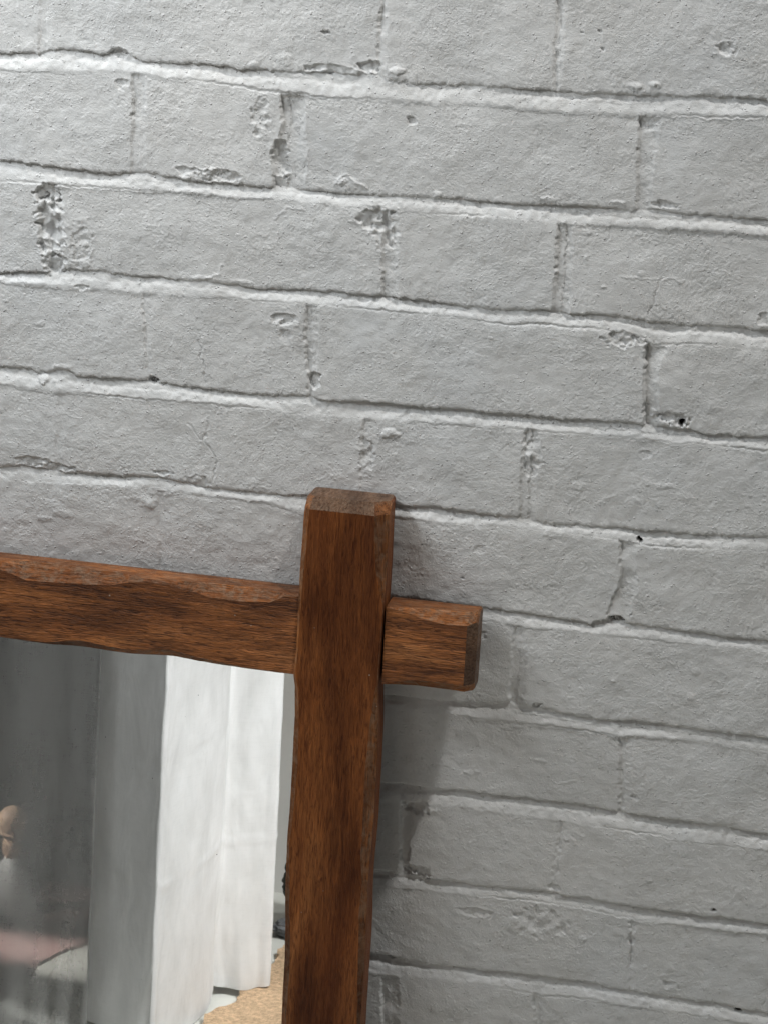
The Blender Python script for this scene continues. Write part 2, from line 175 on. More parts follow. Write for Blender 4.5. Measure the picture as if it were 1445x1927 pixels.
def wood_mat(name, axis, end=False, worn=0.0, seed=0.0, red=0.0, k=1.0):
    m, nt, ns, lk, b = new_mat(name)
    tc0 = N(nt, 'ShaderNodeTexCoord').outputs['Object']
    off = N(nt, 'ShaderNodeMapping'); off.inputs['Location'].default_value = (seed, seed*.7, seed*1.3); lk.new(tc0, off.inputs[0]); tc = off.outputs[0]
    def sc3(a, l): return (l, a, a) if axis == 'X' else (a, a, l)
    if end: sc3 = lambda a, l: (a, a*.35, a)
    big = noise(nt, tc, 1, 3, .55, sc3(30, 6), dist=1.4)          # broad figure
    mid = noise(nt, tc, 1, 5, .65, sc3(210, 14), dist=1.0)         # growth lines
    fine = noise(nt, tc, 1, 3, .6, sc3(640, 60), dist=1.6)        # pores
    c = ramp(nt, big.outputs[0], [(.28, tuple(v*k for v in (.084, .029, .0088))), (.45, tuple(v*k for v in (.208, .077, .023))), (.6, tuple(v*k for v in (.30, .118, .037))), (.75, tuple(v*k for v in (.39, .17, .060)))])
    c2 = ramp(nt, mid.outputs[0], [(.28, (.58, .52, .48)), (.5, (.95, .93, .91)), (.72, (1.28, 1.22, 1.15))])
    col = mixc(nt, .85, c.outputs[0], c2.outputs[0], 'MULTIPLY')
    c3_ = ramp(nt, fine.outputs[0], [(.34, (.22, .16, .13)), (.47, (.92, .9, .9)), (.68, (1.4, 1.32, 1.25))])
    col = mixc(nt, .9, col, c3_.outputs[0], 'MULTIPLY')
    if worn:
        wn = noise(nt, tc, 120, 5, .7, dist=.8)
        wr = ramp(nt, wn.outputs[0], [(.42, (0, 0, 0)), (.66, (worn, worn, worn))])
        col = mixc(nt, wr.outputs[0], col, (.37, .25, .165))
    if end:
        en = noise(nt, tc, 620, 4, .7, (1, .35, 1)); er = ramp(nt, en.outputs[0], [(.35, (.06, .038, .024)), (.5, (.19, .125, .082)), (.7, (.29, .21, .15))])
        col = mixc(nt, .72, col, er.outputs[0])
    if red: 
        col = mixc(nt, red, col, (.22, .055, .012))
    lg = noise(nt, tc, 1, 2, .5, sc3(16, 3.2), dist=1.6); lgr = ramp(nt, lg.outputs[0], [(.32, (.50, .44, .42)), (.52, (.95, .93, .92)), (.7, (1.2, 1.15, 1.1))])
    col = mixc(nt, 1.0, col, lgr.outputs[0], 'MULTIPLY')
    # pale specks of dust and paint
    vo = N(nt, 'ShaderNodeTexVoronoi'); vo.inputs['Scale'].default_value = 85; lk.new(tc, vo.inputs['Vector'])
    sp = ramp(nt, vo.outputs['Distance'], [(.035, (1, 1, 1)), (.06, (0, 0, 0))])
    sn = noise(nt, tc, 40, 1); sr = ramp(nt, sn.outputs[0], [(.55, (0, 0, 0)), (.6, (.7, .7, .7))])
    sm = mixc(nt, 1.0, sp.outputs[0], sr.outputs[0], 'MULTIPLY')
    col = mixc(nt, sm, col, (.55, .5, .42))
    lk.new(col, b.inputs['Base Color'])
    rr = ramp(nt, mid.outputs[0], [(.3, (.62,)*3), (.7, (.42,)*3)]); lk.new(rr.outputs[0], b.inputs['Roughness'])
    b.inputs['Specular IOR Level'].default_value = .26
    nm = bump(nt, mid.outputs[0], .0016, .8); nm = bump(nt, fine.outputs[0], .0020 if axis == 'X' else .0014, 1.0, nm)
    lk.new(nm, b.inputs['Normal']); return m

def simple(name, col, rough=.7, nscale=60, amt=.3, bd=.0005, bs=200):
    m, nt, ns, lk, b = new_mat(name); tc = N(nt, 'ShaderNodeTexCoord').outputs['Object']
    n1 = noise(nt, tc, nscale, 5, .65)
    lo = tuple(v*(1-amt) for v in col); hi = tuple(min(v*(1+amt*.5), 1) for v in col)
    c = ramp(nt, n1.outputs[0], [(.3, lo), (.7, hi)]); lk.new(c.outputs[0], b.inputs['Base Color'])
    b.inputs['Roughness'].default_value = rough
    n2 = noise(nt, tc, bs, 4, .6); lk.new(bump(nt, n2.outputs[0], bd), b.inputs['Normal']); return m

def cloth_mat(name, col, trans, see):
    m, nt, ns, lk, b = new_mat(name); tc = N(nt, 'ShaderNodeTexCoord').outputs['Object']
    ns.remove(b); out = ns['Material Output']
    h1 = noise(nt, tc, 1, 3, .6, (900, 900, 60)); h2 = noise(nt, tc, 1, 3, .6, (60, 60, 900))
    wv = N(nt, 'ShaderNodeMath', operation='ADD'); lk.new(h1.outputs[0], wv.inputs[0]); lk.new(h2.outputs[0], wv.inputs[1])
    wc = ramp(nt, wv.outputs[0], [(.75, tuple(v*.95 for v in col)), (1.2, col)])
    wr = noise(nt, tc, 1, 3, .5, (22, 22, 10), dist=.8)
    nm = bump(nt, wr.outputs[0], .0005 if see else .006, .5)
    bl = noise(nt, tc, 1, 5, .65, (26, 26, 12), dist=.4); blr = ramp(nt, bl.outputs[0], [(.35, (.90, .90, .895)), (.65, (1, 1, 1))])  # faint mottled light on the cloth, put into its colour
    wcol = mixc(nt, 1.0, wc.outputs[0], blr.outputs[0], 'MULTIPLY')
    d = N(nt, 'ShaderNodeBsdfDiffuse'); t = N(nt, 'ShaderNodeBsdfTranslucent'); mx = N(nt, 'ShaderNodeMixShader')
    for n in (d, t): lk.new(wcol, n.inputs['Color']); lk.new(nm, n.inputs['Normal'])
    mx.inputs[0].default_value = trans; lk.new(d.outputs[0], mx.inputs[1]); lk.new(t.outputs[0], mx.inputs[2])
    last = mx.outputs[0]
    if see:
        tr = N(nt, 'ShaderNodeBsdfTransparent'); m2 = N(nt, 'ShaderNodeMixShader'); m2.inputs[0].default_value = see
        lk.new(last, m2.inputs[1]); lk.new(tr.outputs[0], m2.inputs[2]); last = m2.outputs[0]
    lk.new(last, out.inputs[0]); return m

PAINT = paint_mat()
W_POST = wood_mat('brown_wood_upright_grain', 'Z', seed=1.3, red=.32, k=1.05)
W_RAIL = wood_mat('brown_wood_level_grain', 'X', seed=4.1, k=1.2)
W_POSTC = wood_mat('worn_wood_upright_grain', 'Z', worn=.5, seed=2.3, k=.95)
W_RAILC = wood_mat('worn_lit_wood_level_grain', 'X', worn=.85, seed=5.1, k=1.5)  # scuffed bevels, coloured lighter still for the light they catch
W_RAILT = wood_mat('faded_lit_wood_level_grain', 'X', worn=.35, seed=6.1, k=1.25)  # fading, plus the light on the rail's top face put into the colour
W_END = wood_mat('dark_end_grain', 'Z', end=True, seed=7.7)

# ------------------------------------------------------------------ the painted brick wall
TN, TP = 2048, 2048*.00065
rng = np.random.default_rng(11)
fx = np.fft.fftfreq(TN, .00065); FX, FY = np.meshgrid(fx, fx)
def band(lmin, lmax, ax=1.0, ay=1.0, slope=1.0, seed=0):
    """periodic noise tile with wavelengths lmin..lmax (m), unit variance"""
    r = np.random.default_rng(seed); f = np.sqrt((FX*ax)**2 + (FY*ay)**2); f[0, 0] = 1
    A = np.exp(-(f*lmin)**2) * (1 - np.exp(-(f*lmax)**2)) / f**slope; A[0, 0] = 0
    n = np.real(np.fft.ifft2(np.fft.fft2(r.standard_normal((TN, TN))) * A)).astype(np.float32)
    return (n - n.mean()) / n.std()
def samp(t, X, Y):
    a = (X/.00065) % TN; b = (Y/.00065) % TN
    i = np.floor(a).astype(np.int32); j = np.floor(b).astype(np.int32); u = (a-i).astype(np.float32); v = (b-j).astype(np.float32)
    i %= TN; j %= TN; i2 = (i+1) % TN; j2 = (j+1) % TN
    return (t[j, i]*(1-u)+t[j, i2]*u)*(1-v) + (t[j2, i]*(1-u)+t[j2, i2]*u)*v
def sstep(x, a, b):
    t = np.clip((x-a)/(b-a), 0, 1); return t*t*(3-2*t)
def axis(parts):
    out = []
    for a, b, s in parts:
        n = max(1, int(round((b-a)/s))); out += list(a + (b-a)*np.arange(n)/n)
    out.append(parts[-1][1]); return np.array(out)
xs = axis([(-1.10, -.35, .008), (-.35, -.15, .002), (-.15, .51, .00065), (.51, .75, .002), (.75, 1.6, .008)])
ys = axis([(-1.3, -.3, .008), (-.3, -.10, .002), (-.10, .82, .00065), (.82, 1.115, .002)])
X, Y = np.meshgrid(xs, ys)
X = X.astype(np.float32); Y = Y.astype(np.float32)
n_wob = band(.012, .06, seed=1); n_wob2 = band(.012, .06, seed=2); n_rag = band(.003, .010, seed=3); n_rag2 = band(.003, .010, seed=4)
n_big = band(.03, .12, slope=1.4, seed=5); n_mid = band(.006, .03, seed=6); n_or = band(.0011, .0045, ax=.85, ay=1.2, slope=.5, seed=7)
n_str = band(.0015, .012, ax=.45, ay=1.5, seed=8); n_a = band(.02, .08, seed=9)
# grains of grit under the paint, and small pinholes
dots = np.zeros((TN, TN), np.float32)
for k in range(26000):
    cx, cy = rng.integers(0, TN, 2); r = rng.uniform(.5, .85)*(1.9 if rng.random() < .03 else 1); r /= .65
    h = rng.uniform(.10, .55)*(1.3 if rng.random() < .1 else 1) * (-1 if rng.random() < .05 else 1); q = int(math.ceil(r))+1
    el = rng.uniform(.7, 1.3)
    yy, xx = np.mgrid[-q:q+1, -q:q+1]; g = np.clip(1-((xx*el)**2+(yy/el)**2)/(r*r), 0, 1)**.8*h
    jj = (cy+yy) % TN; ii = (cx+xx) % TN; dots[jj, ii] = np.where(np.abs(g) > np.abs(dots[jj, ii]), g, dots[jj, ii])
midf = samp(n_mid, X, Y); rag1 = samp(n_rag, X, Y); rag2 = samp(n_rag2, X, Y)
Xm = X*1000 + .5*samp(n_wob, X, Y) + .45*rag1
Ym = Y*1000 + .35*samp(n_wob2, X, Y) + .38*rag2
x1 = xs*1000
def ext(pts, x):        # traced edge, continued level beyond its ends
    a = np.array(pts); return np.interp(x, a[:, 0], a[:, 1])
beds = []
for i in range(-17, 16):
    if 0 <= i < len(BED):
        t0, b0 = BED[i]; t = ext(t0, x1); b = ext(b0, x1)
    else:
        r = np.random.default_rng(100+i); c = 75.0*i + r.uniform(-1.5, 1.5) + 1.2*np.interp(x1, np.linspace(-1200, 1700, 60), r.standard_normal(60))
        hw = 4.6 + .6*np.interp(x1, np.linspace(-1200, 1700, 80), r.standard_normal(80)); t = c-hw; b = c+hw
    beds.append((i, t, b))
J = list(JOINT)
traced = {}
for r, l, rr, d in JOINT: traced.setdefault(r, []).append(np.mean([p[0] for p in l+rr]))
for row in range(-16, 15):
    r = np.random.default_rng(500+row); base = 0 if row % 2 else -56.25
    for k in range(-5, 6):
        for o in (0, 112.5):
            c = base + k*337.5 + o
            if any(abs(c-t) < 45 for t in traced.get(row, [])): continue
            if 0 <= row <= 10 and -120 < c < 500 and traced.get(row) and not (row >= 5 and c < 260): continue
            c += r.uniform(-4, 4) + (22 if 5 <= row <= 7 and 90 < c < 130 else 0); y0 = 75*(row-1)+3; y1 = 75*row-3; e = r.uniform(-3, 3, 4)
            J.append((row, [(c-4.5+e[0], y0), (c-4.5+e[1], y1)], [(c+4.5+e[2], y0), (c+4.5+e[3], y1)], r.uniform(.3, 1.1)))
h = np.zeros_like(X)                     # height in mm, 0 = face of the bricks, positive to the room
am = samp(n_a, X, Y); am2 = samp(n_wob, X+.3, Y+.2)
# every brick sits a little in or out and tilted
row_of = np.zeros_like(X, dtype=np.int16)
for i, t, b in beds: row_of += (Ym > (t+b)[None, :]/2).astype(np.int16)
row_of -= 17
for row in range(-16, 15):
    m = row_of == row
    if not m.any(): continue
    js = sorted(np.mean([p[0] for p in l+rr]) for r_, l, rr, d in J if r_ == row)
    idx = np.searchsorted(np.array(js), Xm[m])
    r = np.random.default_rng(900+row); offs = r.uniform(-.55, .55, len(js)+1); tx = r.uniform(-.0035, .0035, len(js)+1); ty = r.uniform(-.006, .006, len(js)+1)
    cx = np.array([(([-1200]+js)[k] + (js+[1700])[k])/2 for k in range(len(js)+1)])
    h[m] += (offs[idx] + tx[idx]*np.clip(Xm[m]-cx[idx], -120, 120) + ty[idx]*(Ym[m]-75*(row-.5))).astype(np.float32)
face = h.copy()
jd = np.zeros_like(X)
for row, l, rr, dep in J:
    ya = min(p[1] for p in l+rr)-6; yb = max(p[1] for p in l+rr)+6
    lo = min(p[0] for p in l)-9; hi = max(p[0] for p in rr)+9
    i0, i1 = np.searchsorted(xs*1000, [lo, hi]); j0, j1 = np.searchsorted(ys*1000, [ya, yb])
    if i1 <= i0 or j1 <= j0: continue
    xm = Xm[j0:j1, i0:i1]; ym = Ym[j0:j1, i0:i1]
    la = np.array(l); ra = np.array(rr)
    L_ = np.interp(ym, la[:, 1], la[:, 0]); R_ = np.interp(ym, ra[:, 1], ra[:, 0])
    s = (xm-L_)/np.maximum(R_-L_, 2)
    D = 2.9*dep*(1+.35*am[j0:j1, i0:i1]).clip(.55, 1.6)
    prof = sstep(xm, L_-.6, L_+1.3)*np.clip(1-s*.97, 0, 1)**.8*D + 0*xm - .5*dep*np.exp(-((s-.98)/.18)**2)
    prof = np.where((s > -.5) & (xm < R_+4), prof, 0)
    prof = prof*(row_of[j0:j1, i0:i1] == row)
    jd[j0:j1, i0:i1] = np.maximum(jd[j0:j1, i0:i1], prof)
h -= jd
mort = np.zeros_like(X)
for i, t, b in beds:
    j0, j1 = np.searchsorted(ys*1000, [t.min()-9, b.max()+9])
    if j1 <= j0: continue
    ym = Ym[j0:j1]; T_ = t[None, :]; B_ = b[None, :]; s = (ym-T_)/np.maximum(B_-T_, 2.5)
    r = np.random.default_rng(300+i)
    def along(n, lo, hi, seed):
        q = np.random.default_rng(seed*77+i); return np.interp(x1, np.linspace(-1200, 1700, n), q.uniform(lo, hi, n))[None, :]
    D = along(90, 1.0, 4.8, 1); Pm = along(40, -.1, .85, 2); G = along(60, -1.0, 1.1, 3).clip(0); LW = along(60, 1.6, 7.0, 8); pk = along(50, .8, 1.05, 4)
    band_h = -D*(1-np.clip((s-.04)/pk, 0, 1)**.85) + Pm*np.exp(-((s-.88)/.45)**2)*(s < 1.15) - G*np.exp(-((ym-B_-.5)/.8)**2)
    band_h += (.03*rag1[j0:j1] + .08*midf[j0:j1])*sstep(s, 0, .2)*(1-sstep(s, .8, 1))
    st = along(34, -.9, .9, 6).clip(0); sp_ = along(26, .25, .6, 7); band_h -= st*np.exp(-((s-sp_)/.10)**2)
    upf = sstep(ym, T_-.35, T_+.75)              # crisp lower arris of the brick above
    low = 1-sstep(ym, B_-.3, B_+LW)             # soft upper arris of the brick below
    wgt = np.minimum(upf, low)
    hh = h[j0:j1]; arris = -.35*np.exp(-((ym-T_)/1.3)**2)*(ym < T_)
    h[j0:j1] = hh*(1-wgt) + (band_h + .4*face[j0:j1])*wgt + arris
    mort[j0:j1] = np.maximum(mort[j0:j1], wgt*(s < 1.1))
face_m = 1-mort
h += .38*samp(n_big, X, Y) + .12*midf
ors = samp(n_or, X, Y)
rgh = np.clip(.62+.42*am+.25*am2, .15, 1.5)*(1-.7*mort)
h += (.085*ors + .04*np.abs(samp(n_str, X, Y))) * rgh
h += samp(dots, X, Y)*np.clip(.55+.6*samp(n_a, X+.31, Y+.17), .1, 1.5)*(1-.65*mort)
bare = np.zeros_like(X)
def window(x, y, rx, ry, k=1.8):
    i0, i1 = np.searchsorted(xs*1000, [x-rx*k-2, x+rx*k+2]); j0, j1 = np.searchsorted(ys*1000, [y-ry*k-2, y+ry*k+2])
    return slice(j0, j1), slice(i0, i1)
for x, y, rx_, ry_, d, ro, ba in PIT:
    s = window(x, y, rx_, ry_)
    q = np.sqrt(((Xm[s]-x)/rx_)**2 + ((Ym[s]-y)/ry_)**2) + .16*rag2[s]*min(1, ro+.2) + .10*rag1[s] + .16*am[s]
    m = 1-sstep(q, .72, 1.02)
    h[s] += -m*d*(.75+.25*(1-np.clip(q, 0, 1))) + m*ro*(.5*midf[s]+.12*rag1[s]+.05*ors[s])*.85 + .25*min(ro, 1)*np.exp(-((q-1.08)/.12)**2)
    bare[s] = np.maximum(bare[s], m*ba)
for x, y, rx_, ry_, d, ro in BUMP:
    s = window(x, y, rx_, ry_)
    q = np.sqrt(((Xm[s]-x)/rx_)**2 + ((Ym[s]-y)/ry_)**2) + .22*rag2[s]*min(1, ro)
    m = np.clip(1-q*q, 0, 1)**.6
    h[s] += m*d*.55 + m*ro*(.3*midf[s]+.2*rag1[s]+.05*ors[s])*.6
def seg(pts, wd, amp, side):
    a = np.array(pts); s = (slice(*np.searchsorted(ys*1000, [a[:, 1].min()-4, a[:, 1].max()+4])), slice(*np.searchsorted(xs*1000, [a[:, 0].min()-4, a[:, 0].max()+4])))
    if h[s].size == 0: return
    D = np.full(h[s].shape, 1e9)
    for p, q in zip(a[:-1], a[1:]):
        d = q-p; t = np.clip(((Xm[s]-p[0])*d[0] + (Ym[s]-p[1])*d[1])/(d@d+1e-9), 0, 1)
        D = np.minimum(D, np.hypot(Xm[s]-p[0]-t*d[0], Ym[s]-p[1]-t*d[1]))
    h[s] += amp*np.exp(-(D/wd)**2) + side*np.exp(-((D-1.2)/.6)**2)
for pts, d in CRACK: seg(pts, .42, -1.3*d, .12*d)
for pts, d in RIDGE: seg(pts, .6, .6*d, 0)

ny, nx = X.shape
co_ = np.empty((ny*nx, 3), np.float32); co_[:, 0] = X.ravel(); co_[:, 1] = (-h/1000).ravel(); co_[:, 2] = (H-Y).ravel()
ii = np.arange(ny*nx, dtype=np.int32).reshape(ny, nx)
quads = np.stack([ii[:-1, :-1], ii[1:, :-1], ii[1:, 1:], ii[:-1, 1:]], -1).reshape(-1, 4)
# closed body behind the painted face
ring = np.concatenate([ii[0, :], ii[1:, -1], ii[-1, -2::-1], ii[-2:0:-1, 0]])
nb = len(ring); bc = co_[ring].copy(); bc[:, 1] = .11
co_ = np.concatenate([co_, bc]); bi = np.arange(nb, dtype=np.int32) + ny*nx
side = np.stack([ring, np.roll(ring, -1), np.roll(bi, -1), bi], -1)
fq = np.concatenate([quads, side]).astype(np.int32)
me = bpy.data.meshes.new('brick_wall'); me.vertices.add(len(co_)); me.vertices.foreach_set('co', co_.ravel())
nq = len(fq); me.loops.add(nq*4+nb); me.polygons.add(nq+1)
me.loops.foreach_set('vertex_index', np.concatenate([fq.ravel(), bi]))
me.polygons.foreach_set('loop_start', np.concatenate([np.arange(nq)*4, [nq*4]]).astype(np.int32))
sm = np.ones(nq+1, bool); sm[len(quads):] = False
me.polygons.foreach_set('use_smooth', sm)
me.update(calc_edges=True); me.validate()
a2 = me.attributes.new('grit', 'FLOAT', 'POINT'); a2.data.foreach_set('value', np.concatenate([(1-.65*mort).ravel(), np.ones(nb)]).astype(np.float32))
at = me.attributes.new('bare', 'FLOAT', 'POINT'); at.data.foreach_set('value', np.concatenate([bare.ravel(), np.zeros(nb)]).astype(np.float32))
me.materials.append(PAINT)
wall = link(bpy.data.objects.new('brick_wall', me))
tag(wall, 'white painted old brick wall with chipped, uneven mortar joints behind the mirror', 'wall')
del X, Y, Xm, Ym, co_, fq, quads, h

# ------------------------------------------------------------------ the leaning mirror
TH, PHI = 0.1042, 0.0061
X0, Y0, GAP, VB = 0.12373, 0.28501, 0.00434, 0.8295
PW, PT_, RW = 0.0603, 0.0320, 0.0285       # stile width, stile thickness, rail thickness
H1, H2 = 0.0727, 0.1309
root = bpy.data.objects.new('mirror', None); link(root)
Mr = Matrix.Rotation(-TH, 4, 'X') @ Matrix.Rotation(PHI, 4, 'Y')
top = P(X0, Y0, -GAP)
root.matrix_world = Matrix.Translation(top - (Mr @ Vector((0, 0, VB)))) @ Mr
tag(root, 'large mirror in a rough-hewn brown wooden frame with crossed corners, leaning on the wall', 'mirror')

def tab(pts):
    a = np.array(pts, float)
    def f(s):
        i = int(np.clip(np.searchsorted(a[:, 0], s)-1, 0, len(a)-2)); t = float(np.clip((s-a[i, 0])/(a[i+1, 0]-a[i, 0]), 0, 1)); t = t*t*(3-2*t)*.6+t*.4
        return float(a[i, 1]*(1-t)+a[i+1, 1]*t)
    return f
def beam(name, axis_, s0, s1, aA, aB, d0, d1, chA, chB, mats, endA=0, endB=0, step=.002, seed=0, wob=.0004, sidemat=0):
    """long squared timber. axis_ 'X' or 'Z'; s along it; a across it (aA..aB may be functions of s); d out from the wall.
    chA, chB: (across, depth) size of the hewn bevel along the front arris at aA and at aB, as functions of s."""
    f = lambda v: v if callable(v) else (lambda s: v)
    aA, aB = f(aA), f(aB); n = max(2, int(round((s1-s0)/step))); ss = [s0+(s1-s0)*k/n for k in range(n+1)]
    # finer stations at bevelled ends
    V, F, Mi = [], [], []
    NF, NC, NS = 12, 3, 5
    prof = []
    def ringpts(s, dfront, inset=0.0):
        a, b = aA(s)+inset, aB(s)-inset; ca, cda = chA(s); cb, cdb = chB(s)
        D = dfront; bk = .0012
        pts = []
        for k in range(NF): pts.append((a+ca+(b-cb-a-ca)*k/NF, D, 'f'))
        for k in range(NC): pts.append((b-cb+cb*k/NC, D-cdb*k/NC, 'cb'))
        for k in range(NS): t = k/NS; pts.append((b, D-cdb-(D-cdb-d0-bk)*t, 'sb'))
        for k in range(NF): t = k/NF; pts.append((b-bk-(b-a-2*bk)*t, d0, 'k'))
        for k in range(NS): t = k/NS; pts.append((a, d0+bk+(D-cda-d0-bk)*t, 'sa'))
        for k in range(NC): t = k/NC; pts.append((a+ca*t, D-cda+cda*t, 'ca'))
        return pts
    stations = []
    for s in ss:
        D = d1
        if endA and s-s0 < endA: continue
        if endB and s1-s < endB: continue
        stations.append((s, D, 0))
    if endA: stations = [(s0, d1-endA*1.05, .0012), (s0+.0012, d1-endA*.85, 0), (s0+endA, d1, 0)] + stations
    if endB: stations = stations + [(s1-endB, d1, 0), (s1-.0012, d1-endB*.85, 0), (s1, d1-endB*1.05, .0012)]
    rn = None; tags = []
    for si, (s, D, ins) in enumerate(stations):
        pts = ringpts(s, D, ins)
        if rn is None: rn = len(pts)
        for a, d, tg in pts:
            p = Vector((s, -d, a)) if axis_ == 'X' else Vector((a, -d, s))
            q = p*28 + Vector((seed*3.1, seed, 0)); nn = mnoise.noise_vector(q)*wob + mnoise.noise_vector(p*160+Vector((seed, 0, 0)))*wob*.3
            if tg == 'k': nn *= 0
            if axis_ == 'X': nn.x = 0
            else: nn.z = 0
            V.append(p+nn)
            if si == 0: tags.append(tg)
    ns_ = len(stations)
    def q(a, b, c, d_): return (a, b, c, d_) if axis_ == 'X' else (a, d_, c, b)
    for i in range(ns_-1):
        endz = (endA and i < 2) or (endB and i >= ns_-3)
        for k in range(rn):
            k2 = (k+1) % rn
            F.append(q(i*rn+k, (i+1)*rn+k, (i+1)*rn+k2, i*rn+k2))
            tg = tags[k]
            Mi.append(2 if (endz and tg in ('f',)) else 1 if tg in ('ca', 'cb') else sidemat if tg in ('sa', 'sb') else 0)
    F.append(tuple(range(rn)) if axis_ == 'X' else tuple(reversed(range(rn)))); Mi.append(2)
    e = [(ns_-1)*rn+k for k in range(rn)]; F.append(tuple(reversed(e)) if axis_ == 'X' else tuple(e)); Mi.append(2)
    me = bpy.data.meshes.new(name); me.from_pydata([tuple(v) for v in V], [], F); me.update()
    bm = bmesh.new(); bm.from_mesh(me); bmesh.ops.recalc_face_normals(bm, faces=bm.faces); bm.to_mesh(me); bm.free()
    for m in mats: me.materials.append(m)
    me.polygons.foreach_set('material_index', Mi); me.polygons.foreach_set('use_smooth', [True]*len(F))
    me.set_sharp_from_angle(angle=math.radians(20))
    return link(bpy.data.objects.new(name, me), root)
mm = .001
def ch(pts, k=1.0):      # table of (position mm, size mm) -> (across, depth)
    f = tab(pts); return lambda s: (f(s/mm)*mm, f(s/mm)*mm*k)
Z = lambda v: VB - v     # down-measure on the frame -> local height
def zt(pts): return sorted(((VB*1000-v), c) for v, c in pts)
# right stile: bevels fade out where the rail crosses it
stileL = ch(zt([(0, 4.6), (30, 4.2), (60, 3.0), (74, 2.4), (100, 1.6), (128, 1.8), (150, 3.6), (200, 4.8), (245, 3.2), (262, 2.2), (300, 4.0), (360, 5.0), (400, 4.6), (450, 3), (600, 4), (830, 3)]), .9)
stileR = ch(zt([(0, 10.5), (10, 9.2), (25, 8.8), (45, 7.0), (60, 4.0), (72, .5), (100, .4), (128, .5), (140, 2.5), (165, 5.5), (200, 7.5), (260, 6.5), (285, 3.8), (310, 5.2), (340, 4.4), (400, 2.4), (600, 4), (830, 3)]), .8)
wl = tab(zt([(0, 1.2), (20, .2), (60, -.4), (110, -.2), (131, -1.6), (140, -.4), (165, .4), (210, .2), (262, -1.2), (300, -.6), (360, .6), (420, .2), (830, 0)]))
wr_ = tab(zt([(0, -.3), (40, .2), (72, .4), (100, -.2), (135, -.9), (170, .4), (230, .8), (290, -.4), (340, .4), (420, 0), (830, 0)]))
beam('stile', 'Z', .0, VB, lambda s: wl(s/mm)*mm, lambda s: PW+wr_(s/mm)*mm, 0, PT_, stileL, stileR, (W_POST, W_POSTC, W_END), endB=.0075, seed=1, wob=.0005)
# top rail, left of and through the stile
railT = ch([(-560, 5), (-300, 7), (-232, 1.5), (-217, 6.6), (-200, 11), (-184, 10.4), (-160, 9.4), (-140, 8), (-121, 3.6), (-112, 2.0), (-97, 2.4), (-80, 5.4), (-63, 8.2), (-40, 8.6), (-22, 7.0), (-9, .9), (2, .5), (50, .5)], 1.0)
railB = ch([(-560, 4), (-300, 6), (-222, 1), (-190, 1.2), (-160, 6.5), (-135, 4.5), (-122, 4.2), (-95, 6.5), (-70, 4.0), (-40, 1.6), (-12, 1.0), (50, .6)], .9)
zb, zt_ = Z(H2), Z(H1)
wb = tab([(-560, 0), (-222, 1.0), (-190, .2), (-160, -.6), (-120, -.5), (-90, .3), (-40, -.8), (-2, -.9), (50, 0)])
beam('rail', 'X', -.585, .052, lambda s: zb+wb(s/mm)*mm, lambda s: zt_+.0, .0012, RW, railB, railT, (W_RAIL, W_RAILC, W_END, W_RAILT), endA=.006, seed=2, wob=.0006, sidemat=3)
# the short end of the rail beyond the stile
seT = ch([(52, .5), (66, .8), (76, 2.8), (90, 6.2), (104, 7.8), (118, 7.4), (126, 6.0)], 1.15)
seB = ch([(52, .5), (64, .8), (74, 3.4), (84, 5.6), (100, 6.6), (126, 6.2)], .9)
beam('rail_end', 'X', .0619, .1262, zb-.0004, zt_-.0008, .0012, RW, seB, seT, (W_RAIL, W_RAILC, W_END, W_RAILT), endB=.0068, seed=3, wob=.0006, sidemat=3)
# other members of the frame, beyond the picture
beam('stile', 'Z', .0, VB, -.555, -.495, 0, PT_, stileR, stileL, (W_POST, W_POSTC, W_END), endB=.0075, seed=5)
beam('rail', 'X', -.62, .125, .075, .133, .0012, RW, railB, railT, (W_RAIL, W_RAILC, W_END), endA=.006, endB=.006, seed=6)

def box(name, x0, x1, d0, d1, z0, z1, mat, parent):
    v = [(x, -d, z) for x in (x0, x1) for d in (d0, d1) for z in (z0, z1)]
    f = [(0, 1, 3, 2), (4, 6, 7, 5), (0, 4, 5, 1), (2, 3, 7, 6), (0, 2, 6, 4), (1, 5, 7, 3)]
    o = mesh_obj(name, v, f, mat, parent, smooth=False)
    bm = bmesh.new(); bm.from_mesh(o.data); bmesh.ops.recalc_face_normals(bm, faces=bm.faces); bm.to_mesh(o.data); bm.free(); return o
m, nt, ns, lk, b = new_mat('mirror_silver')
tc = N(nt, 'ShaderNodeTexCoord').outputs['Object']
b.inputs['Metallic'].default_value = 1; b.inputs['Roughness'].default_value = .012
vo = N(nt, 'ShaderNodeTexVoronoi'); vo.inputs['Scale'].default_value = 95; lk.new(tc, vo.inputs['Vector'])
sp = ramp(nt, vo.outputs['Distance'], [(.030, (1, 1, 1)), (.042, (0, 0, 0))])
sn = noise(nt, tc, 22, 1); sr = ramp(nt, sn.outputs[0], [(.56, (0, 0, 0)), (.60, (1, 1, 1))])
f = mixc(nt, 1.0, sp.outputs[0], sr.outputs[0], 'MULTIPLY')
lk.new(mixc(nt, f, (.90, .905, .90), (.04, .04, .04)), b.inputs['Base Color'])
box('mirror_glass', -.500, .006, .0100, .0140, .128, zb+.006, m, root)
box('back_panel', -.520, .030, .0040, .0096, .110, zb+.020, simple('dark_backing_board', (.06, .045, .03), .9), root)
tenon = box('tenon', .058, .0665, .004, .012, zb+.004, zt_-.004, W_END, root)

